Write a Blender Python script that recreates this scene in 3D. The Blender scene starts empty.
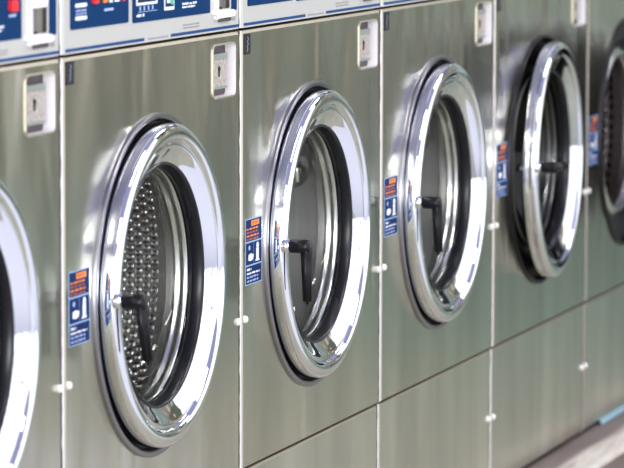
import bpy, bmesh, math, random
from mathutils import Vector, Matrix
random.seed(7)
C = bpy.context.scene.collection
PI = math.pi
W = 0.70                      # spacing of the machines along the row
Z0 = 0.14                     # top of the concrete plinth
XC, ZC = 0.3420, 0.5858       # door centre inside a machine
K = 0.9067                    # height of the flat sheet parts relative to their drawing

# ------------------------------------------------------------------ materials
def mat(name, base=(.8, .8, .8), rough=.5, metal=0., **kw):
    m = bpy.data.materials.new(name); m.use_nodes = True
    b = m.node_tree.nodes['Principled BSDF']
    b.inputs['Base Color'].default_value = (*base, 1)
    b.inputs['Roughness'].default_value = rough
    b.inputs['Metallic'].default_value = metal
    for k, v in kw.items():
        b.inputs[k.replace('_', ' ')].default_value = v
    return m
def N(m, t, **kw):
    n = m.node_tree.nodes.new(t)
    for k, v in kw.items(): setattr(n, k, v)
    return n
def LK(m, a, b): m.node_tree.links.new(a, b)
def ramp(m, stops, fac):
    r = N(m, 'ShaderNodeValToRGB'); e = r.color_ramp.elements
    while len(e) < len(stops): e.new(.5)
    for i, (p, c) in enumerate(stops):
        e[i].position = p; e[i].color = (*c, 1) if len(c) == 3 else c
    LK(m, fac, r.inputs['Fac']); return r
def noise(m, scale=(1, 1, 1), s=5., detail=2., rough=.5, coord='Object', dist=0.):
    tc = N(m, 'ShaderNodeTexCoord'); mp = N(m, 'ShaderNodeMapping')
    mp.inputs['Scale'].default_value = scale
    LK(m, tc.outputs[coord], mp.inputs['Vector'])
    n = N(m, 'ShaderNodeTexNoise'); n.inputs['Scale'].default_value = s
    n.inputs['Detail'].default_value = detail; n.inputs['Roughness'].default_value = rough
    n.inputs['Distortion'].default_value = dist
    LK(m, mp.outputs['Vector'], n.inputs['Vector']); return n
def bump(m, src, strength=.1, dist=.01, prev=None):
    b = N(m, 'ShaderNodeBump'); b.inputs['Strength'].default_value = strength
    b.inputs['Distance'].default_value = dist
    LK(m, src, b.inputs['Height'])
    if prev: LK(m, prev.outputs['Normal'], b.inputs['Normal'])
    return b

def steel_sheet(name, base, r0, r1, warp):
    m = mat(name, base, .3, 1.)
    b = m.node_tree.nodes['Principled BSDF']
    geo = N(m, 'ShaderNodeNewGeometry')                            # world position: no two sheets carry the same dents
    def nz(scale, detail, dist=0.):
        mp = N(m, 'ShaderNodeMapping'); mp.inputs['Scale'].default_value = scale; LK(m, geo.outputs['Position'], mp.inputs['Vector'])
        n = N(m, 'ShaderNodeTexNoise'); n.inputs['Scale'].default_value = 1.; n.inputs['Detail'].default_value = detail; n.inputs['Distortion'].default_value = dist
        LK(m, mp.outputs['Vector'], n.inputs['Vector']); return n
    fine = nz((150, 1, 4), 3.)
    broad = nz((6.5, 1, 2.2), 1.5, .5)
    tone = nz((9, 1, 1.4), 2., .3)
    rr = N(m, 'ShaderNodeMapRange'); rr.inputs['To Min'].default_value = r0; rr.inputs['To Max'].default_value = r1
    LK(m, fine.outputs['Fac'], rr.inputs['Value']); LK(m, rr.outputs['Result'], b.inputs['Roughness'])
    cr = ramp(m, [(.3, tuple(c * .84 for c in base)), (.7, tuple(min(1, c * 1.08) for c in base))], tone.outputs['Fac'])
    LK(m, cr.outputs['Color'], b.inputs['Base Color'])
    b1 = bump(m, broad.outputs['Fac'], .5, warp)
    b2 = bump(m, fine.outputs['Fac'], .03, .0006, b1)
    LK(m, b2.outputs['Normal'], b.inputs['Normal'])
    return m

M = {}
M['steel'] = steel_sheet('brushed_steel', (.68, .67, .59), .18, .25, .018)
M['steel_low'] = steel_sheet('brushed_steel_lower', (.68, .68, .605), .27, .33, .007)
M['edge_steel'] = mat('rolled_edge_steel', (.52, .48, .39), .42, .8)
M['chrome'] = mat('door_chrome', (.84, .865, .89), .05, 1.)
M['chrome_soft'] = mat('soft_chrome', (.74, .74, .74), .2, 1.)
M['flange'] = mat('flange_steel', (.34, .335, .36), .28, 1.)
M['black_rubber'] = mat('black_rubber', (.012, .012, .014), .42)
M['seal'] = mat('glass_seal', (.014, .014, .018), .27, Specular_IOR_Level=.5)
M['black_plastic'] = mat('black_handle', (.012, .012, .015), .3, Specular_IOR_Level=.4)
M['white_trim'] = mat('white_trim', (.86, .85, .84), .4)
M['gap'] = mat('dark_gap', (.02, .018, .016), .8)
M['cabinet'] = mat('cabinet_enamel', (.55, .55, .54), .4)
M['panel'] = mat('control_fascia', (.55, .55, .52), .45, .15)
M['blue'] = mat('blue_display', (.004, .045, .140), .6, Specular_IOR_Level=.12)
M['blue2'] = mat('blue_line', (.02, .075, .22), .5, Specular_IOR_Level=.2)
M['white'] = mat('print_white', (.85, .87, .92), .45)
M['pale'] = mat('print_pale', (.42, .52, .78), .45)
M['red'] = mat('print_red', (.75, .03, .05), .35)
M['orange'] = mat('print_orange', (.9, .27, .02), .45)
M['rust'] = mat('print_rust', (.42, .10, .06), .5)
M['black'] = mat('print_black', (.02, .02, .025), .5)
M['green'] = mat('print_green', (.10, .5, .32), .5)
M['grey_print'] = mat('print_grey', (.33, .33, .33), .5)
M['navy'] = mat('sticker_navy', (.008, .035, .13), .6, Specular_IOR_Level=.15)
M['stick_line'] = mat('sticker_line', (.36, .50, .74), .6, Specular_IOR_Level=.15)
M['nameplate'] = mat('nameplate', (.040, .041, .046), .55, Specular_IOR_Level=.2)
M['name_mark'] = mat('nameplate_mark', (.33, .36, .44), .4)
M['lock_plate'] = mat('lock_plate', (.50, .46, .41), .5, .35)
M['lock_dark'] = mat('lock_dark', (.30, .33, .31), .5, .2)
M['pocket'] = mat('pocket_white', (.88, .85, .86), .35)
M['pocket_dark'] = mat('pocket_shadow_metal', (.12, .11, .11), .5, .4)  # dark metal with the shade of the recesses put into its colour
M['slot_grey'] = mat('slot_grey', (.27, .25, .235), .5, .2)
M['cap'] = mat('white_cap', (.86, .86, .84), .35)
M['dark_steel'] = mat('dark_surround', (.045, .043, .047), .35, .9)  # darker version of the flange steel, used on two machines
M['dull_seam'] = mat('dull_seam_trim', (.17, .155, .145), .6)
M['pale_blue'] = mat('pale_blue_strip', (.42, .66, .76), .4)
M['inner_steel'] = mat('drum_steel', (.74, .73, .70), .22, 1.)

# aged strip between machines: white with brown flecks along its left side
m = M['seam'] = mat('seam_trim', (.88, .87, .87), .4)
n1 = noise(m, (1, 1, 34), 1., 2.)
tc = N(m, 'ShaderNodeTexCoord'); sx = N(m, 'ShaderNodeSeparateXYZ'); LK(m, tc.outputs['Object'], sx.inputs['Vector'])
mx = N(m, 'ShaderNodeMath', operation='MULTIPLY_ADD'); mx.inputs[1].default_value = -95.; mx.inputs[2].default_value = -.10
LK(m, sx.outputs['X'], mx.inputs[0])
ad = N(m, 'ShaderNodeMath', operation='ADD'); LK(m, n1.outputs['Fac'], ad.inputs[0]); LK(m, mx.outputs['Value'], ad.inputs[1])
cr = ramp(m, [(.66, (.88, .87, .87)), (.74, (.10, .075, .065))], ad.outputs['Value'])
LK(m, cr.outputs['Color'], m.node_tree.nodes['Principled BSDF'].inputs['Base Color'])

# lock plate wear
m = M['lock_plate']; n1 = noise(m, s=160., detail=4.)
cr = ramp(m, [(.35, (.36, .33, .29)), (.65, (.62, .57, .52))], n1.outputs['Fac'])
LK(m, cr.outputs['Color'], m.node_tree.nodes['Principled BSDF'].inputs['Base Color'])

# drum wall with rows of pressed holes (drum axis = object Y, centred on the object origin)
def perforated(name, base, dark, strength):
    m = mat(name, base, .26, 1.); b = m.node_tree.nodes['Principled BSDF']
    tc = N(m, 'ShaderNodeTexCoord'); s = N(m, 'ShaderNodeSeparateXYZ'); LK(m, tc.outputs['Object'], s.inputs['Vector'])
    def ma(op, a, bb=None, c=None):
        x = N(m, 'ShaderNodeMath', operation=op)
        for i, v in enumerate((a, bb, c)):
            if v is None: continue
            if isinstance(v, (int, float)): x.inputs[i].default_value = v
            else: LK(m, v, x.inputs[i])
        return x.outputs['Value']
    ang = ma('ARCTAN2', s.outputs['Z'], s.outputs['X'])
    sp = 1. if strength < .7 else .62
    u = ma('MULTIPLY', ang, sp * .25 / .0132)
    v = ma('MULTIPLY', s.outputs['Y'], sp / .0125)
    row = ma('FLOOR', v)
    off = ma('MULTIPLY', ma('MODULO', row, 2.), .5)
    fu = ma('SUBTRACT', ma('FRACT', ma('ADD', u, off)), .5)
    fv = ma('SUBTRACT', ma('FRACT', v), .5)
    d = ma('SQRT', ma('ADD', ma('MULTIPLY', fu, fu), ma('MULTIPLY', fv, fv)))
    start = ma('GREATER_THAN', s.outputs['Y'], .088)
    dome = N(m, 'ShaderNodeMapRange'); dome.interpolation_type = 'SMOOTHSTEP'
    dome.inputs['From Min'].default_value = .44; dome.inputs['From Max'].default_value = .10
    LK(m, d, dome.inputs['Value'])
    h = ma('MULTIPLY', dome.outputs['Result'], start)
    bp = bump(m, h, strength, .006); LK(m, bp.outputs['Normal'], b.inputs['Normal'])
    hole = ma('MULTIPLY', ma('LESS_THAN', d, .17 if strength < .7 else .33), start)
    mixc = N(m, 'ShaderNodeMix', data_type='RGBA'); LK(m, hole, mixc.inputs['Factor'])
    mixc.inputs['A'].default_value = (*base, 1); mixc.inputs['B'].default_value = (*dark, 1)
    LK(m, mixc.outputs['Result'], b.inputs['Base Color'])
    return m
M['perforated'] = perforated('perforated_drum', (.84, .82, .79), (.60, .58, .55), .6)
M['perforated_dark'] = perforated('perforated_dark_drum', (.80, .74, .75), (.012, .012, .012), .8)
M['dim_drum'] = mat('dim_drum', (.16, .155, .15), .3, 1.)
m = M['smooth_drum'] = mat('smooth_drum', (.86, .85, .83), .27, .75)
n1 = noise(m, (2, 55, 2), 1., 3.); bp = bump(m, n1.outputs['Fac'], .6, .006)
LK(m, bp.outputs['Normal'], m.node_tree.nodes['Principled BSDF'].inputs['Normal'])

# thin clear glass: mostly see-through with a mirror sheen at grazing angles
m = M['glass'] = bpy.data.materials.new('door_glass'); m.use_nodes = True
nt = m.node_tree; nt.nodes.remove(nt.nodes['Principled BSDF'])
tr = N(m, 'ShaderNodeBsdfTransparent'); tr.inputs['Color'].default_value = (.93, .95, .94, 1)
gl = N(m, 'ShaderNodeBsdfGlossy'); gl.inputs['Roughness'].default_value = .02
fr = N(m, 'ShaderNodeLayerWeight'); fr.inputs['Blend'].default_value = .5
mx = N(m, 'ShaderNodeMixShader')
gp = N(m, 'ShaderNodeMath', operation='POWER'); gp.inputs[1].default_value = 5.; LK(m, fr.outputs['Facing'], gp.inputs[0])
gf = N(m, 'ShaderNodeMath', operation='MULTIPLY_ADD'); gf.inputs[1].default_value = .45; gf.inputs[2].default_value = .03; LK(m, gp.outputs['Value'], gf.inputs[0]); LK(m, gf.outputs['Value'], mx.inputs['Fac']); LK(m, tr.outputs['BSDF'], mx.inputs[1]); LK(m, gl.outputs['BSDF'], mx.inputs[2])
LK(m, mx.outputs['Shader'], nt.nodes['Material Output'].inputs['Surface'])

m2 = M['darkening_glass'] = M['glass'].copy(); m2.name = 'darkening_glass'  # near-black copy of the glass, made up to darken the panel's reflection
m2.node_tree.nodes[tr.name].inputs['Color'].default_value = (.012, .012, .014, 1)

# concrete plinth: mauve-brown concrete, cream band along its front edge
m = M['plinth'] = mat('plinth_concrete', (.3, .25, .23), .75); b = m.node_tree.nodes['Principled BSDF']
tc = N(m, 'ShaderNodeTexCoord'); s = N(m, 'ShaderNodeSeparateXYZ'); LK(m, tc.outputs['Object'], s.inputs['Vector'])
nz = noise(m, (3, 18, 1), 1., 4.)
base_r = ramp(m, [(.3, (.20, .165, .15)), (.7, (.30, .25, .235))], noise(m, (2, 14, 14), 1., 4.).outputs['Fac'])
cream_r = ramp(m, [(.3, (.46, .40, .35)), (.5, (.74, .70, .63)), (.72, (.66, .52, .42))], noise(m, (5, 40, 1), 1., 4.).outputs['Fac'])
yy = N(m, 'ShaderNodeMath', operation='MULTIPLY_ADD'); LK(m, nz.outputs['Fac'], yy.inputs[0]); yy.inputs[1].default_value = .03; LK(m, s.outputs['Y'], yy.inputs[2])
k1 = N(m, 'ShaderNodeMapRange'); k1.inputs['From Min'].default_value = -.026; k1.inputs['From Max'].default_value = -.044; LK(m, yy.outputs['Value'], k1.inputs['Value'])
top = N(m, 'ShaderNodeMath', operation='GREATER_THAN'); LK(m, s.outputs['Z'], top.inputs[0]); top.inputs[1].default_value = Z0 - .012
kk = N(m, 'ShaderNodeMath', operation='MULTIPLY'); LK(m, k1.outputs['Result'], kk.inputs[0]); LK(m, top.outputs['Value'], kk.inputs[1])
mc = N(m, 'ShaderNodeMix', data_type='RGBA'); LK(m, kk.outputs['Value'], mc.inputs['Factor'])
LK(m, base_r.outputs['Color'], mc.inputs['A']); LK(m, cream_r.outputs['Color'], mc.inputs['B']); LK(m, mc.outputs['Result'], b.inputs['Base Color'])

m = M['floor'] = mat('floor_tile', (.4, .37, .33), .5); b = m.node_tree.nodes['Principled BSDF']
tc = N(m, 'ShaderNodeTexCoord'); br = N(m, 'ShaderNodeTexBrick'); br.offset = 0.
br.inputs['Scale'].default_value = 1.; br.inputs['Brick Width'].default_value = .305; br.inputs['Row Height'].default_value = .305
br.inputs['Mortar Size'].default_value = .004
br.inputs['Color1'].default_value = (.36, .35, .30, 1); br.inputs['Color2'].default_value = (.42, .41, .355, 1); br.inputs['Mortar'].default_value = (.2, .19, .17, 1)
LK(m, tc.outputs['Object'], br.inputs['Vector'])
sx = N(m, 'ShaderNodeSeparateXYZ'); LK(m, tc.outputs['Object'], sx.inputs['Vector'])
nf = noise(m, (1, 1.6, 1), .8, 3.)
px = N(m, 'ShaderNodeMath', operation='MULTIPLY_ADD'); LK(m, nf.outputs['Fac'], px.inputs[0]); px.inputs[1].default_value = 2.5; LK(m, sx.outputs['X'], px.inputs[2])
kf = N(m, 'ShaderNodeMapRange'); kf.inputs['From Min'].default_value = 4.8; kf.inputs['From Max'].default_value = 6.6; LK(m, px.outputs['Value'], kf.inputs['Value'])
tint = N(m, 'ShaderNodeMix', data_type='RGBA'); LK(m, kf.outputs['Result'], tint.inputs['Factor']); tint.inputs['A'].default_value = (1, .99, .91, 1); tint.inputs['B'].default_value = (.64, .86, .80, 1)  # made-up teal shift on the unseen far floor, for the steel's reflections
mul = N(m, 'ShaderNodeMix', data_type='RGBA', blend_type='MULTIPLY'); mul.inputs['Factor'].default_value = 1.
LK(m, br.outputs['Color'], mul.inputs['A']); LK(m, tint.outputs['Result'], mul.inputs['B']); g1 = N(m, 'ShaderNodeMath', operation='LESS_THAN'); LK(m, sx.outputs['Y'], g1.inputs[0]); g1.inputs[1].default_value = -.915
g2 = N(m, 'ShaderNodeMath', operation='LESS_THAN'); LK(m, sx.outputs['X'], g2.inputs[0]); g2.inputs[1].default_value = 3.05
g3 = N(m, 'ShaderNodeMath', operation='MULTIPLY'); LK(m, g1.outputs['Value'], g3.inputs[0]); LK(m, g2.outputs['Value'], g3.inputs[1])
pl = N(m, 'ShaderNodeMix', data_type='RGBA'); LK(m, g3.outputs['Value'], pl.inputs['Factor']); LK(m, mul.outputs['Result'], pl.inputs['A']); pl.inputs['B'].default_value = (.66, .66, .72, 1)  # pale zone added to the unseen floor to brighten the chrome's reflections
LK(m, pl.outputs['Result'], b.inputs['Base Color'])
m = M['wall'] = mat('reflected_wall_bands', (.30, .36, .32), .6); b = m.node_tree.nodes['Principled BSDF']
# made-up colour bands on the unseen end wall, for the steel to reflect
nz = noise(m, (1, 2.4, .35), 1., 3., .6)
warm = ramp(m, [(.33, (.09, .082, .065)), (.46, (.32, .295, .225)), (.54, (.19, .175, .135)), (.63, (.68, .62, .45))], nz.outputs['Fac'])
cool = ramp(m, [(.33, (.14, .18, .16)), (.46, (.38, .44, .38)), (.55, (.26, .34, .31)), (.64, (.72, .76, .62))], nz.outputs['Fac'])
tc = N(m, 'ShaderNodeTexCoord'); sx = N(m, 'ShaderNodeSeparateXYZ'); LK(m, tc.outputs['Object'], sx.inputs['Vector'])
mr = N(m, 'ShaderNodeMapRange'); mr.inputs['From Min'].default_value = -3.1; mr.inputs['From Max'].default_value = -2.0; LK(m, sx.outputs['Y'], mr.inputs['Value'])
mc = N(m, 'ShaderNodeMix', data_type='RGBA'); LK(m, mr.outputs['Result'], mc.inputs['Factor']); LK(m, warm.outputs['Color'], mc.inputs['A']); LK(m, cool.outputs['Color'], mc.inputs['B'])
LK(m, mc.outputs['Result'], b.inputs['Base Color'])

m = M['plain_wall'] = mat('plain_wall_paint', (.40, .42, .38), .6); b = m.node_tree.nodes['Principled BSDF']
cr = ramp(m, [(.3, (.36, .38, .345)), (.7, (.43, .45, .41))], noise(m, s=3., detail=4.).outputs['Fac']); LK(m, cr.outputs['Color'], b.inputs['Base Color'])

# ------------------------------------------------------------------ mesh helpers
class MB:
    def __init__(self, k=1.): self.bm = bmesh.new(); self.mats = []; self.k = k
    def mi(self, key):
        if key not in self.mats: self.mats.append(key)
        return self.mats.index(key)
    def box(self, x0, x1, y0, y1, z0, z1, key, bev=0., rot=None, piv=None, seg=2):
        t = bmesh.new()
        bmesh.ops.create_cube(t, size=1.)
        for v in t.verts:
            v.co = Vector(((x0 + x1) / 2 + v.co.x * (x1 - x0), (y0 + y1) / 2 + v.co.y * (y1 - y0), (z0 + z1) / 2 + v.co.z * (z1 - z0)))
        if bev: bmesh.ops.bevel(t, geom=t.edges[:] , offset=bev, segments=seg, affect='EDGES', profile=.5)
        if rot is not None: bmesh.ops.rotate(t, verts=t.verts[:], cent=piv, matrix=rot)
        self.add(t, key)
    def add(self, t, key, smooth=False):
        i = self.mi(key); vm = {}
        for v in t.verts: vm[v] = self.bm.verts.new(v.co)
        for f in t.faces:
            try:
                g = self.bm.faces.new([vm[v] for v in f.verts]); g.material_index = i; g.smooth = smooth or f.smooth
            except ValueError: pass
        t.free()
    def revolve(self, prof, key, cx=0., cz=0., n=128, smooth=True):
        """prof: list of (radius, y); axis along Y; key one name or one per segment"""
        rings = []
        for r, y in prof:
            if r < 1e-6: rings.append([self.bm.verts.new((cx, y, cz))])
            else: rings.append([self.bm.verts.new((cx + r * math.cos(2 * PI * k / n), y, cz + r * math.sin(2 * PI * k / n))) for k in range(n)])
        for j in range(len(prof) - 1):
            i = self.mi(key if isinstance(key, str) else key[j]); a, b = rings[j], rings[j + 1]
            for k in range(n):
                k2 = (k + 1) % n
                if len(a) == 1: f = self.bm.faces.new((a[0], b[k2], b[k]))
                elif len(b) == 1: f = self.bm.faces.new((a[k], a[k2], b[0]))
                else: f = self.bm.faces.new((a[k], a[k2], b[k2], b[k]))
                f.material_index = i; f.smooth = smooth
    def lathe(self, prof, key, org, axis, n=24, smooth=True):
        """prof: (radius, height along axis)"""
        axis = Vector(axis).normalized(); q = axis.to_track_quat('Z', 'Y'); org = Vector(org); rings = []
        for r, h in prof:
            if r < 1e-7: rings.append([self.bm.verts.new(org + axis * h)])
            else: rings.append([self.bm.verts.new(org + q @ Vector((r * math.cos(2 * PI * k / n), r * math.sin(2 * PI * k / n), h))) for k in range(n)])
        for j in range(len(prof) - 1):
            i = self.mi(key if isinstance(key, str) else key[j]); a, b = rings[j], rings[j + 1]
            for k in range(n):
                k2 = (k + 1) % n
                if len(a) == 1 and len(b) == 1: continue
                if len(a) == 1: f = self.bm.faces.new((a[0], b[k], b[k2]))
                elif len(b) == 1: f = self.bm.faces.new((a[k], b[0], a[k2]))
                else: f = self.bm.faces.new((a[k], b[k], b[k2], a[k2]))
                f.material_index = i; f.smooth = smooth
    def prism(self, pts, y0, y1, key, cap=True):
        """outline pts (x,z) swept from front y0 to back y1"""
        i = self.mi(key)
        a = [self.bm.verts.new((x, y0, z)) for x, z in pts]; b = [self.bm.verts.new((x, y1, z)) for x, z in pts]
        n = len(pts)
        if cap:
            f = self.bm.faces.new(a); f.material_index = i
            f = self.bm.faces.new(b[::-1]); f.material_index = i
        for k in range(n):
            f = self.bm.faces.new((a[k], b[k], b[(k + 1) % n], a[(k + 1) % n])); f.material_index = i
    def rect(self, x0, x1, z0, z1, y, key):
        """thin printed patch, 0.3 mm thick, front face at y"""
        self.prism([(x0, z0), (x1, z0), (x1, z1), (x0, z1)], y, y + .0003, key)
    def fix(self): bmesh.ops.recalc_face_normals(self.bm, faces=self.bm.faces[:])
    def build(self, name, parent=None, loc=(0, 0, 0), fix=True, **props):
        if fix: self.fix()
        if self.k != 1.:
            for v in self.bm.verts: v.co.z *= self.k
        me = bpy.data.meshes.new(name); self.bm.to_mesh(me); self.bm.free()
        for k in self.mats: me.materials.append(M[k])
        o = bpy.data.objects.new(name, me); C.objects.link(o); o.location = loc
        if parent: o.parent = parent
        for k, v in props.items(): o[k] = v
        return o
def rrect(x0, x1, z0, z1, r, n=6):
    p = []
    for cx, cz, a0 in ((x1 - r, z0 + r, -PI / 2), (x1 - r, z1 - r, 0), (x0 + r, z1 - r, PI / 2), (x0 + r, z0 + r, PI)):
        for k in range(n + 1):
            a = a0 + PI / 2 * k / n; p.append((cx + r * math.cos(a), cz + r * math.sin(a)))
    return p
def circle(cx, cz, r, n=128): return [(cx + r * math.cos(2 * PI * k / n), cz + r * math.sin(2 * PI * k / n)) for k in range(n)]
def sheet(mb, outer, holes, y, key):
    """flat sheet at y with holes, facing -Y"""
    t = bmesh.new(); es = []
    for lp in [outer] + holes:
        vs = [t.verts.new((x, y, z)) for x, z in lp]
        es += [t.edges.new((vs[k], vs[(k + 1) % len(vs)])) for k in range(len(vs))]
    bmesh.ops.triangle_fill(t, edges=es, use_beauty=True, use_dissolve=False, normal=(0, -1, 0))
    mb.add(t, key)
def band(mb, la, ya, lb, yb, key, smooth=False):
    """joins two matching outlines"""
    i = mb.mi(key); n = len(la)
    a = [mb.bm.verts.new((x, ya, z)) for x, z in la]; b = [mb.bm.verts.new((x, yb, z)) for x, z in lb]
    for k in range(n):
        f = mb.bm.faces.new((a[k], a[(k + 1) % n], b[(k + 1) % n], b[k])); f.material_index = i; f.smooth = smooth

# ------------------------------------------------------------------ one washing machine, part by part
X0, X1 = .0062, W - .0075     # width of the front sheets
LOCK = (.577, .672, .911, .993)
def words(mb, x0, x1, z, h, y, key, gap=.25, lo=.008, hi=.02):
    """a line of tiny lettering too small to read: short strokes"""
    x = x0
    while x < x1:
        w = random.uniform(lo, hi); e = min(x + w, x1)
        n = max(2, int((e - x) / (h * .75)))
        for k in range(n):
            xa = x + (e - x) * k / n
            mb.rect(xa, xa + (e - x) / n * .72, z, z + h * random.choice((.8, 1., 1.)), y, key)
        x = e + h * .9
def front_panel(root):
    mb = MB(K); o = [(X0, .2995), (X1, .2995), (X1, 1.010), (X0, 1.010)]; c = .0035
    o2 = [(X0 + c, .2998), (X1 - c, .2998), (X1 - c, 1.010 - .0045), (X0 + c, 1.010 - .0045)]
    hole = [(x, z / K) for x, z in circle(XC, ZC, .2285)]; lk = rrect(*LOCK, .008)
    sheet(mb, o2, [hole, lk], 0., 'steel')
    band(mb, o2, 0., o, .003, 'edge_steel'); band(mb, o, .003, o, .016, 'edge_steel')
    band(mb, hole, 0., hole, .012, 'steel')
    return mb.build('front_panel', root, fix=False)
def lower_panel(root):
    mb = MB(K); o = [(X0 - .0005, .010), (X1, .010), (X1, .2935), (X0 - .0005, .2935)]; c = .003
    o2 = [(X0 + c, .010 + c), (X1 - c, .010 + c), (X1 - c, .2935 - c), (X0 + c, .2935 - c)]
    mb.mi('steel_low'); sheet(mb, o2, [], .003, 'steel_low'); band(mb, o2, .003, o, .006, 'edge_steel'); band(mb, o, .006, o, .016, 'edge_steel')
    return mb.build('lower_panel', root, fix=False)
def cabinet(root):
    mb = MB(K); x0, x1 = .0125, W - .0135
    pts = [(x0, .012), (x1, .012), (x1, 1.36), (x0, 1.36)]
    band(mb, pts, .0165, pts, .715, 'cabinet')                     # sides, top and bottom
    back = [(x0, .715, .012)]
    v = [mb.bm.verts.new((x, .715, z)) for x, z in pts]; f = mb.bm.faces.new(v); f.material_index = 0
    mb.box(.03, W - .03, .03, .70, .0, .0118, 'gap')               # recessed foot
    mb.box(x0 + .001, x1 - .001, .020, .024, .2915, .3015, 'gap')  # dark joint behind the panel gaps
    mb.box(x0 + .001, x1 - .001, .020, .024, 1.008, 1.018, 'gap')
    return mb.build('cabinet', root)
def seam_strip(root):
    mb = MB(K)
    for z0, z1, y, dx in ((.008, .2945, .0035, 0.), (.2985, 1.0105, .0006, .0), (1.0155, 1.36, .0015, -.0008)):
        mb.box(-.0056 + dx, .0050 + dx, y, .0155, z0, z1, 'seam', .0012)
    return mb.build('edge_trim', root, label='white edge strip')
def control_panel(root):
    mb = MB(K); z0, z1 = 1.0145, 1.36
    o = [(X0, z0), (X1, z0), (X1, z1), (X0, z1)]; c = .003
    o2 = [(X0 + c, z0 + .0003), (X1 - c, z0 + .0003), (X1 - c, z1 - c), (X0 + c, z1 - c)]
    pk = rrect(.5930, .650, 1.050, 1.15, .004)
    sheet(mb, o2, [pk], 0., 'panel'); band(mb, o2, 0., o, .003, 'panel'); band(mb, o, .003, o, .016, 'panel')
    band(mb, pk, 0., pk, .006, 'pocket_dark'); sheet(mb, pk, [], .006, 'slot_grey')
    y = -.0004
    for a, b in ((.012, .300), (.404, .692)): mb.rect(a, b, 1.0178, 1.0222, y, 'blue2')
    words(mb, .315, .392, 1.0184, .0028, y, 'grey_print')
    words(mb, .453, .521, 1.0318, .0022, y, 'grey_print', lo=.01, hi=.03); words(mb, .453, .521, 1.0272, .0022, y, 'grey_print', lo=.01, hi=.03)
    mb.prism(rrect(.657, .681, 1.0455, 1.25, .004), y, 0, 'blue')
    mb.prism(rrect(.661, .675, 1.029, 1.037, .002), y, 0, 'grey_print')
    return mb.build('control_panel', root, fix=False, label='grey control fascia with a blue pinstripe')
def display_left(p, kind):
    mb = MB(K); mb.prism(rrect(.0290, .2383, 1.0487, 1.26, .003), -.0012, 0, 'blue'); y = -.0016
    for z in (1.0612, 1.0795, 1.0985): mb.prism(rrect(.0440, .0855, z, z + .0058, .0028, 4), y, -.0012, 'white')
    words(mb, .046, .084, 1.0735, .003, y, 'pale'); words(mb, .046, .084, 1.0692, .0026, y, 'pale'); words(mb, .046, .084, 1.0915, .004, y, 'pale')
    mb.rect(.1255, .141, 1.0825, 1.105, y, 'black'); mb.prism(rrect(.1437, .1601, 1.0818, 1.100, .003, 3), y, -.0012, 'orange')
    words(mb, .1656, .2099, 1.0812, .0062, y, 'white', lo=.012, hi=.022); mb.rect(.2150, .2260, 1.0812, 1.09, y, 'red')
    mb.prism(rrect(.1475, .1815, 1.0695, 1.0735, .0018, 3), y, -.0012, 'pale')
    return mb.build('display_panel', p, label='blue panel with white pill-shaped marks')
def display_right(p, kind):
    mb = MB(K); mb.prism(rrect(.2547, .5640, 1.0465, 1.26, .003), -.0012, 0, 'blue'); y = -.0016
    mb.rect(.2663, .3480, 1.0715, 1.0755, y, 'white'); mb.rect(.2663, .2715, 1.0755, 1.096, y, 'white'); mb.rect(.3428, .3480, 1.0755, 1.096, y, 'white'); mb.rect(.272, .342, 1.078, 1.096, y, 'black')
    for k in range(4): mb.rect(.279 + k * .016, .284 + k * .016, 1.0635, 1.0700, y, 'pale')
    mb.rect(.2740, .3470, 1.0612, 1.0622, y, 'pale'); words(mb, .268, .2985, 1.0545, .0042, y, 'white')
    mb.prism(rrect(.3748, .4148, 1.0592, 1.094, .002), y, -.0012, 'white'); mb.rect(.379, .411, 1.0645, 1.091, y - .0003, 'navy')
    mb.prism(circle(.404, 1.076, .009, 20), y - .0006, y, 'green'); mb.rect(.384, .397, 1.070, 1.086, y - .0006, 'white')
    words(mb, .4471, .5066, 1.0640, .0035, y, 'white', lo=.01, hi=.03); words(mb, .4471, .5000, 1.0592, .003, y, 'white', lo=.01, hi=.03)
    return mb.build('display_panel', p, label='blue panel with a white-framed icon')
def indicator(p):
    mb = MB(K)
    mb.prism(rrect(.5205, .5425, 1.0848, 1.1010, .004), -.0065, -.0012, 'red')
    mb.prism(rrect(.5225, .5455, 1.0775, 1.0815, .0015), -.0016, -.0012, 'pale')
    return mb.build('indicator_light', p, label='red indicator light')
def red_square(p):
    mb = MB(K); mb.prism(rrect(.1030, .1220, 1.0822, 1.100, .002), -.0045, -.0012, 'red')
    return mb.build('indicator_light', p, label='square red indicator light')
def dispenser(p):
    mb = MB(K)
    # upright bar, bottom lip and inner flap of the bright pull
    mb.prism(rrect(.5815, .5925, 1.034, 1.165, .004), -.0045, .0, 'pocket')
    lip = [(.574, 1.043), (.588, 1.036), (.655, 1.037), (.661, 1.043), (.652, 1.048), (.578, 1.050)]
    mb.prism(lip, -.0065, .0, 'pocket')
    mb.box(.600, .648, -.004, .0, 1.030, 1.0355, 'pocket_dark', .001)
    mb.prism([(.598, 1.086), (.640, 1.086), (.646, 1.092), (.648, 1.100), (.598, 1.100)], -.004, .0055, 'pocket')
    mb.prism(rrect(.622, .640, 1.050, 1.086, .003), .002, .0058, 'chrome_soft')
    return mb.build('pull_handle', p, label='bright pull handle with a recessed slot')
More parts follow.
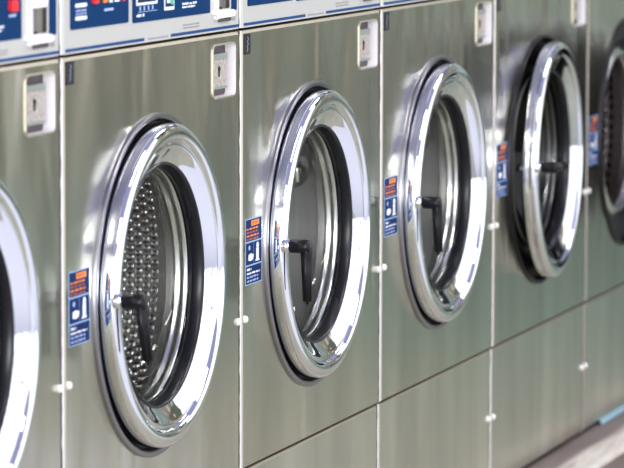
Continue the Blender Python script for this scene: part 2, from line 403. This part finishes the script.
def sticker(root):
    mb = MB(K); x0, x1, z0, z1 = .0188, .0930, .5965, .7040; y = -.0008; yt = -.0011
    mb.rect(x0, x1, z0, z1, -.0005, 'stick_line')
    def P(a, b, c, d, k): mb.rect(x0 + a * (x1 - x0), x0 + b * (x1 - x0), z0 + c * (z1 - z0), z0 + d * (z1 - z0), y if k == 'navy' else yt, k)
    P(.03, .97, .66, .985, 'navy'); P(.03, .49, .305, .635, 'navy'); P(.515, .97, .305, .635, 'navy'); P(.03, .97, .015, .28, 'navy')
    P(.34, .82, .885, .965, 'orange')
    for k in range(6): P(.40 + k * .062, .44 + k * .062, .905, .945, 'rust')
    for k in range(4):
        zz = z0 + (.83 - k * .052) * (z1 - z0); words(mb, x0 + .005, x0 + .055 + random.uniform(0, .006), zz, .0032, yt, 'rust' if k % 2 else 'orange', lo=.008, hi=.016)
    mb.prism([(x0 + .012 + a, z0 + .040 + b) for a, b in ((0, 0), (.010, -.002), (.021, 0), (.024, .008), (.012, .011), (.001, .009))], yt, y, 'white')   # hand shape
    mb.prism(circle(x0 + .017, z0 + .060, .004, 12), yt, y, 'pale')
    mb.prism(circle(x0 + .054, z0 + .061, .0055, 14), yt, y, 'white'); P(.64, .80, .345, .53, 'white'); P(.60, .84, .33, .36, 'white')
    words(mb, x0 + .006, x0 + .026, z0 + .0232, .0036, yt, 'white')
    for k in range(3): words(mb, x0 + .006, x0 + .062 + random.uniform(-.006, .004), z0 + .0168 - k * .0062, .0032, yt, 'pale' if k else 'white')
    return mb.build('warning_sticker', root, label='navy warning sticker with an orange heading')
def nameplate(root):
    mb = MB(K); mb.prism(rrect(.0125, .0395, .9715, 1.0045, .0015), -.0012, 0, 'nameplate')
    pts = [(.022, .976), (.027, .980), (.023, .984), (.028, .988), (.024, .992), (.029, .996), (.025, 1.000)]
    for (a, b), (c, d) in zip(pts, pts[1:]): mb.prism([(a, b), (a + .002, b), (c + .002, d), (c, d)], -.0015, -.0012, 'name_mark')
    return mb.build('nameplate', root)
def coin_lock(root):
    mb = MB(K); a = rrect(*LOCK, .008); g = .0026
    o = rrect(LOCK[0] - g, LOCK[1] + g, LOCK[2] - g, LOCK[3] + g, .011)
    band(mb, o, 0., o, -.0016, 'edge_steel'); band(mb, o, -.0016, a, -.0020, 'edge_steel', True); band(mb, a, -.0020, a, .0145, 'pocket', True)
    sheet(mb, a, [], .0145, 'pocket_dark')
    return mb.build('lock_pocket', root, fix=False, label='recessed white-lined lock pocket')
def lock_plate(p):
    mb = MB(K); mb.box(.589, .657, .0065, .0144, .9225, .9785, 'lock_plate', .0012)
    mb.box(.589, .657, .0058, .0070, .9690, .9785, 'lock_dark', .0004); mb.box(.589, .657, .0058, .0070, .9225, .9270, 'lock_dark', .0004)
    mb.prism(circle(.6225, .9545, .0048, 16), .0058, .0066, 'black'); mb.prism([(.6195, .942), (.6250, .942), (.6245, .953), (.6205, .953)], .0058, .0066, 'black')
    return mb.build('lock', p, label='worn lock plate with a keyhole')
def caps(root):
    r = []
    for z in (.4920, .1400):
        for x in (.0160, W - .0145):
            mb = MB(); y = 0. if z > .3 else .003
            mb.lathe([(.0001, .0052), (.0030, .0052), (.0048, .0040), (.0056, .0020), (.0056, 0.)], 'cap', (x, y, z), (0, -1, 0), 18)
            r.append(mb.build('screw_cap', root, fix=False))
    return r
def surround(root):
    mb = MB(); mb.revolve([(.2368, .0005), (.2368, -.0030), (.2355, -.0042), (.2300, -.0046), (.2284, -.0036), (.2280, .0010), (.2280, .012)], 'flange')
    return mb.build('door_surround', root, (XC, 0, ZC), label='flat steel ring around the door opening')
def gasket(root):
    mb = MB(); mb.revolve([(.2280, .0100), (.2200, .0080), (.2100, .0100), (.2000, .0080), (.1900, .0110), (.1800, .0140), (.1740, .0190), (.1740, .0240)], 'black_rubber')
    return mb.build('door_gasket', root, (XC, 0, ZC), label='black rubber gasket')
def drum(root, kind):
    mb = MB()
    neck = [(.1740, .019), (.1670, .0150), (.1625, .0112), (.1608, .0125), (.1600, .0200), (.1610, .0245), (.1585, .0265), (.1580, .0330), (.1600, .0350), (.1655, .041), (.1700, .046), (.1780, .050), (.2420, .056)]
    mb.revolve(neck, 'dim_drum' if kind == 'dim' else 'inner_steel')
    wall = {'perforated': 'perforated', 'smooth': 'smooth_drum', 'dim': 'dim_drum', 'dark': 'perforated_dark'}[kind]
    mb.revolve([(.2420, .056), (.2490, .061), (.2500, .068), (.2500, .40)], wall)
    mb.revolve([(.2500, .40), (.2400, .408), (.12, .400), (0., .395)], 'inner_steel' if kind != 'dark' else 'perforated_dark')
    for k in range(3):                                             # lifters
        a = 2 * PI * k / 3 + (1.75 if kind == 'smooth' else 1.3)
        t = MB(); t.box(.200, .252, .080, .385, -.022, .022, 'inner_steel', .014, seg=3)
        bmesh.ops.rotate(t.bm, verts=t.bm.verts[:], cent=(0, 0, 0), matrix=Matrix.Rotation(a, 3, 'Y'))
        mb.add(t.bm.copy(), 'inner_steel', True)
    return mb.build('drum', root, (XC, 0, ZC))
HINGE = Vector((.232, -.010))                                      # hinge line relative to the door centre
def door(root, angle, lever):
    """door ring, modelled with its hinge line as origin"""
    hx, hy = HINGE; cx = -hx
    mb = MB()
    prof = [(.2170, .0010), (.2205, .0000), (.2222, -.0015), (.2226, -.0040), (.2226, -.0195), (.2222, -.0222), (.2208, -.0245), (.2185, -.0262), (.2155, -.0276), (.2120, -.0285),
            (.2080, -.0288), (.2045, -.0281), (.2015, -.0268), (.1995, -.0250), (.1983, -.0230), (.1976, -.0216), (.1966, -.0211), (.1955, -.0217), (.1942, -.0225), (.1925, -.0227), (.1905, -.0218), (.1860, -.0189), (.1810, -.0158), (.1750, -.0126), (.1680, -.0095)]
    mb.revolve([(r, y - hy) for r, y in prof], 'chrome', cx, 0., 160)
    mb.revolve([(r, y - hy) for r, y in [(.1680, -.0095), (.1700, .001), (.185, .003), (.205, .003), (.2170, .0010)]], 'black_rubber', cx, 0., 96)
    d = mb.build('door', root, (XC + hx, hy, ZC), label='round chrome door ring')
    d.rotation_euler.z = angle
    s = MB(); s.revolve([(r, y - hy) for r, y in [(.1690, -.0085), (.1684, -.0112), (.1665, -.0115), (.1645, -.0080), (.1632, -.0030), (.1625, .0030), (.1622, .0085), (.1650, .0100)]], 'seal', cx)
    s.build('glass_seal', d, label='black ring seal around the glass')
    g = MB(); bowl = [(.1625, .004), (.1560, .006)] + [(.1555 * math.cos(t), .010 + .085 * math.sin(t)) for t in [PI / 2 * k / 14 for k in range(15)]]
    bowl[-1] = (0., bowl[-1][1])
    g.revolve([(r, y - hy) for r, y in bowl], 'glass', cx, 0., 96); g.build('door_glass', d)
    h = MB(); bx, by = cx - .2150, -.0265 - hy
    h.lathe([(.0108, .004), (.0108, -.002), (.0100, -.0045), (.0085, -.006), (.0085, -.014)], 'chrome', (bx, by, .004), (0, 1, 0), 24)
    h.lathe([(.0085, -.0070), (.0102, -.0082), (.0106, -.031), (.0098, -.0375), (.006, -.0400), (.0001, -.0405)], 'black_plastic', (bx, by, .004), (0, 1, 0), 24)
    t = bmesh.new(); bmesh.ops.create_cube(t, size=1.)
    for v in t.verts:
        low = v.co.z < 0; k = .0068 if low else .0088; ky = .0064 if low else .0082
        v.co = Vector((math.copysign(k, v.co.x), -.0320 + math.copysign(ky, v.co.y) - (.004 if low else 0), -.086 if low else .0105))
    bmesh.ops.bevel(t, geom=t.edges[:], offset=.0045, segments=3, affect='EDGES')
    bmesh.ops.rotate(t, verts=t.verts[:], cent=(0, 0, 0), matrix=Matrix.Rotation(lever, 3, 'Y'))
    bmesh.ops.translate(t, verts=t.verts[:], vec=(bx, by, .004))
    h.add(t, 'black_plastic', True)
    h.build('door_handle', d, label='black lever handle on a chrome stub')
    l = MB(); l.lathe([(.0001, .014), (.006, .014), (.007, .012), (.007, -.006)], 'chrome_soft', (cx - .206, .0 - hy, 0), (0, 1, 0), 16)
    l.build('latch_bolt', d)
    return d
def machine(i, kind, angle, lever, label, lamp=False):
    root = bpy.data.objects.new('washing_machine', None); C.objects.link(root)
    root.location = (i * W, 0, Z0); root['label'] = label; root['category'] = 'washing machine'; root['group'] = 'row of coin laundry washers'
    if 'front' not in SHARED:
        SHARED['front'] = [front_panel(root), lower_panel(root), cabinet(root), seam_strip(root), sticker(root), nameplate(root), surround(root), gasket(root)] + caps(root)
        cp = control_panel(root); SHARED['cp'] = (cp, [display_left(cp, 0), display_right(cp, 0), dispenser(cp), red_square(cp)])
        lk = coin_lock(root); SHARED['lock'] = (lk, [lock_plate(lk)])
    else:
        for o in SHARED['front']: c = o.copy(); C.objects.link(c); c.parent = root
        for key in ('cp', 'lock'):
            o, kids = SHARED[key]; c = o.copy(); C.objects.link(c); c.parent = root
            for k in kids: q = k.copy(); C.objects.link(q); q.parent = c
            if key == 'cp': cp = c
    if lamp: indicator(cp)
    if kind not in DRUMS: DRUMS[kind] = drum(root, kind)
    else: c = DRUMS[kind].copy(); C.objects.link(c); c.parent = root
    door(root, angle, lever)
    return root
SHARED, DRUMS = {}, {}
R = math.radians
machine(0, 'perforated', 0, R(-13), 'steel washer with perforated drum showing behind its closed door and handle tilted aslant')
machine(-1, 'perforated', 0, R(-10), 'steel washer cut off by left photo edge, round red light on its blue panel', lamp=True)
machine(1, 'smooth', 0, R(2), 'sharply focused steel washer, handle hanging straight, right beside the washer with perforated drum')
machine(2, 'smooth', 0, R(0), 'steel washer with closed door, standing just left of the washer with ajar door')
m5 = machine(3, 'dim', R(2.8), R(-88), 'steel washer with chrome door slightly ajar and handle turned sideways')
m6 = machine(4, 'dark', R(82), R(0), 'blurred steel washer at right edge with dark open perforated drum')
def repaint(o, key):                                               # same shape, another material on this one object
    o.material_slots[0].link = 'OBJECT'; o.material_slots[0].material = M[key]
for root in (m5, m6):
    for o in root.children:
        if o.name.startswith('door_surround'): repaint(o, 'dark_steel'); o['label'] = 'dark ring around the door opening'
        if root is m6 and o.name.startswith('edge_trim'): repaint(o, 'dull_seam'); o['label'] = 'dull brown-grey edge strip'
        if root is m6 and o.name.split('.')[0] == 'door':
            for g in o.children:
                if g.name.startswith('door_glass'): repaint(g, 'darkening_glass')
mb = MB(); mb.box(.15, .60, -.004, .003, .0012, .0115, 'pale_blue', .001); mb.build('base_strip', m6, label='pale blue strip along the base')  # thin pale blue bar along the base of this machine

# ------------------------------------------------------------------ setting
def struct(mb, name, **kw):
    o = mb.build(name, **kw); o['kind'] = 'structure'; return o
mb = MB(); mb.box(-3.2, 9.4, -.106, .80, .0, Z0, 'plinth', .006); struct(mb, 'trim_1', label='raised concrete plinth with a cream edge')
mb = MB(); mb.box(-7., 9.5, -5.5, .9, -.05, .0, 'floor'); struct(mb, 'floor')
mb = MB(); mb.box(-3.2, 9.5, .80, .9, 0., 3., 'plain_wall'); struct(mb, 'wall_back')
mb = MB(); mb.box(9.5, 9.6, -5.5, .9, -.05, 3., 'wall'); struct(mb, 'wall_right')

# ------------------------------------------------------------------ light
w = bpy.data.worlds.new('laundry_room_light'); bpy.context.scene.world = w; w.use_nodes = True
nt = w.node_tree; bg = nt.nodes['Background']
class WN:                                                          # tiny adapter so N / LK work on the world tree
    node_tree = nt
g = WN()
tc = N(g, 'ShaderNodeTexCoord'); s = N(g, 'ShaderNodeSeparateXYZ'); LK(g, tc.outputs['Generated'], s.inputs['Vector'])
def wm(op, a, b=None, c=None):
    x = N(g, 'ShaderNodeMath', operation=op)
    for i, v in enumerate((a, b, c)):
        if v is None: continue
        if isinstance(v, (int, float)): x.inputs[i].default_value = v
        else: LK(g, v, x.inputs[i])
    return x.outputs['Value']
def mixc(f, a, b):
    x = N(g, 'ShaderNodeMix', data_type='RGBA')
    if isinstance(f, (int, float)): x.inputs['Factor'].default_value = f
    else: LK(g, f, x.inputs['Factor'])
    for nme, v in (('A', a), ('B', b)):
        if isinstance(v, tuple): x.inputs[nme].default_value = (*v, 1)
        else: LK(g, v, x.inputs[nme])
    return x.outputs['Result']
X, Y, Z = s.outputs['X'], s.outputs['Y'], s.outputs['Z']
vo = N(g, 'ShaderNodeTexVoronoi'); vo.inputs['Scale'].default_value = 13.; LK(g, tc.outputs['Generated'], vo.inputs['Vector'])
sv = N(g, 'ShaderNodeSeparateColor'); LK(g, vo.outputs['Color'], sv.inputs['Color'])
clut = ramp(g, [(.0, (.03, .03, .03)), (.3, (.16, .14, .11)), (.5, (.36, .34, .29)), (.72, (.10, .17, .13)), (.78, (.75, .75, .70)), (.88, (1.4, 1.4, 1.35)), (.95, (.08, .14, .34))], sv.outputs['Red'])
clut.color_ramp.interpolation = 'CONSTANT'
# ceiling colour with bright rows added for the chrome to reflect
zc_ = wm('MAXIMUM', Z, .05)
cu = wm('DIVIDE', X, zc_); cv = wm('DIVIDE', Y, zc_)
pa = wm('LESS_THAN', wm('FRACT', wm('MULTIPLY', cv, .35)), .16); pb = wm('LESS_THAN', wm('FRACT', wm('MULTIPLY', cu, .45)), .75)
bright_rows = wm('MULTIPLY', pa, pb)
ceil_c = mixc(bright_rows, (.32, .32, .49), (1.6, 1.6, 1.6))
# tall shop windows on the -X side
az = wm('DIVIDE', Y, wm('MAXIMUM', wm('MULTIPLY', X, -1.), .08))
mull = wm('GREATER_THAN', wm('FRACT', wm('MULTIPLY', az, 2.6)), .10)
side = wm('MAXIMUM', wm('LESS_THAN', X, -.25), wm('LESS_THAN', Y, -.50))
band_ = wm('MULTIPLY', wm('GREATER_THAN', Z, -.22), wm('LESS_THAN', Z, .42))
win = wm('MULTIPLY', wm('MULTIPLY', side, band_), mull)
room = mixc(win, clut.outputs['Color'], (1.6, 1.62, 1.72))
col = mixc(wm('GREATER_THAN', Z, .42), room, ceil_c)
col = mixc(wm('LESS_THAN', Z, -.25), col, (.22, .21, .185))
LK(g, col, bg.inputs['Color']); bg.inputs['Strength'].default_value = 1.

def area(name, loc, rot, sx, sy, e, col=(1, 1, 1)):
    l = bpy.data.lights.new(name, 'AREA'); l.shape = 'RECTANGLE'; l.size = sx; l.size_y = sy; l.energy = e; l.color = col
    o = bpy.data.objects.new(name, l); C.objects.link(o); o.location = loc; o.rotation_euler = rot; return o
area('shop_window_light', (-6.8, -1.8, 1.5), (0, R(-90), 0), 2.2, 3.6, 190, (.97, .98, 1.))
for k in range(3): area('added_highlight_light', (-2 + 3. * k, -1.7, 2.95), (0, 0, 0), 1.6, .25, 30, (1, .98, .94))  # unseen lamps added overhead for highlights on the door rims

# ------------------------------------------------------------------ camera
cam = bpy.data.cameras.new('camera'); co = bpy.data.objects.new('camera', cam); C.objects.link(co)
yaw, pit, roll = R(17.99782716), R(-6.12314512), R(.11588)
d = Vector((math.cos(yaw) * math.cos(pit), math.sin(yaw) * math.cos(pit), math.sin(pit)))
r = d.cross(Vector((0, 0, 1))).normalized(); u = r.cross(d)
r2 = r * math.cos(roll) + u * math.sin(roll); u2 = -r * math.sin(roll) + u * math.cos(roll)
mw = Matrix((r2, u2, -d)).transposed().to_4x4(); mw.translation = Vector((-4.50002424, -1.79857718, 1.35006997))
co.matrix_world = mw
cam.sensor_width = 36.; cam.lens = 3788.1671 / 624 * 36; cam.clip_start = .1; cam.clip_end = 100
cam.dof.use_dof = True; cam.dof.focus_distance = 5.6; cam.dof.aperture_fstop = 8.5
sc = bpy.context.scene; sc.camera = co
sc.view_settings.view_transform = 'Standard'; sc.view_settings.look = 'Medium High Contrast'; sc.view_settings.exposure = .04
sc.cycles.use_denoising = True
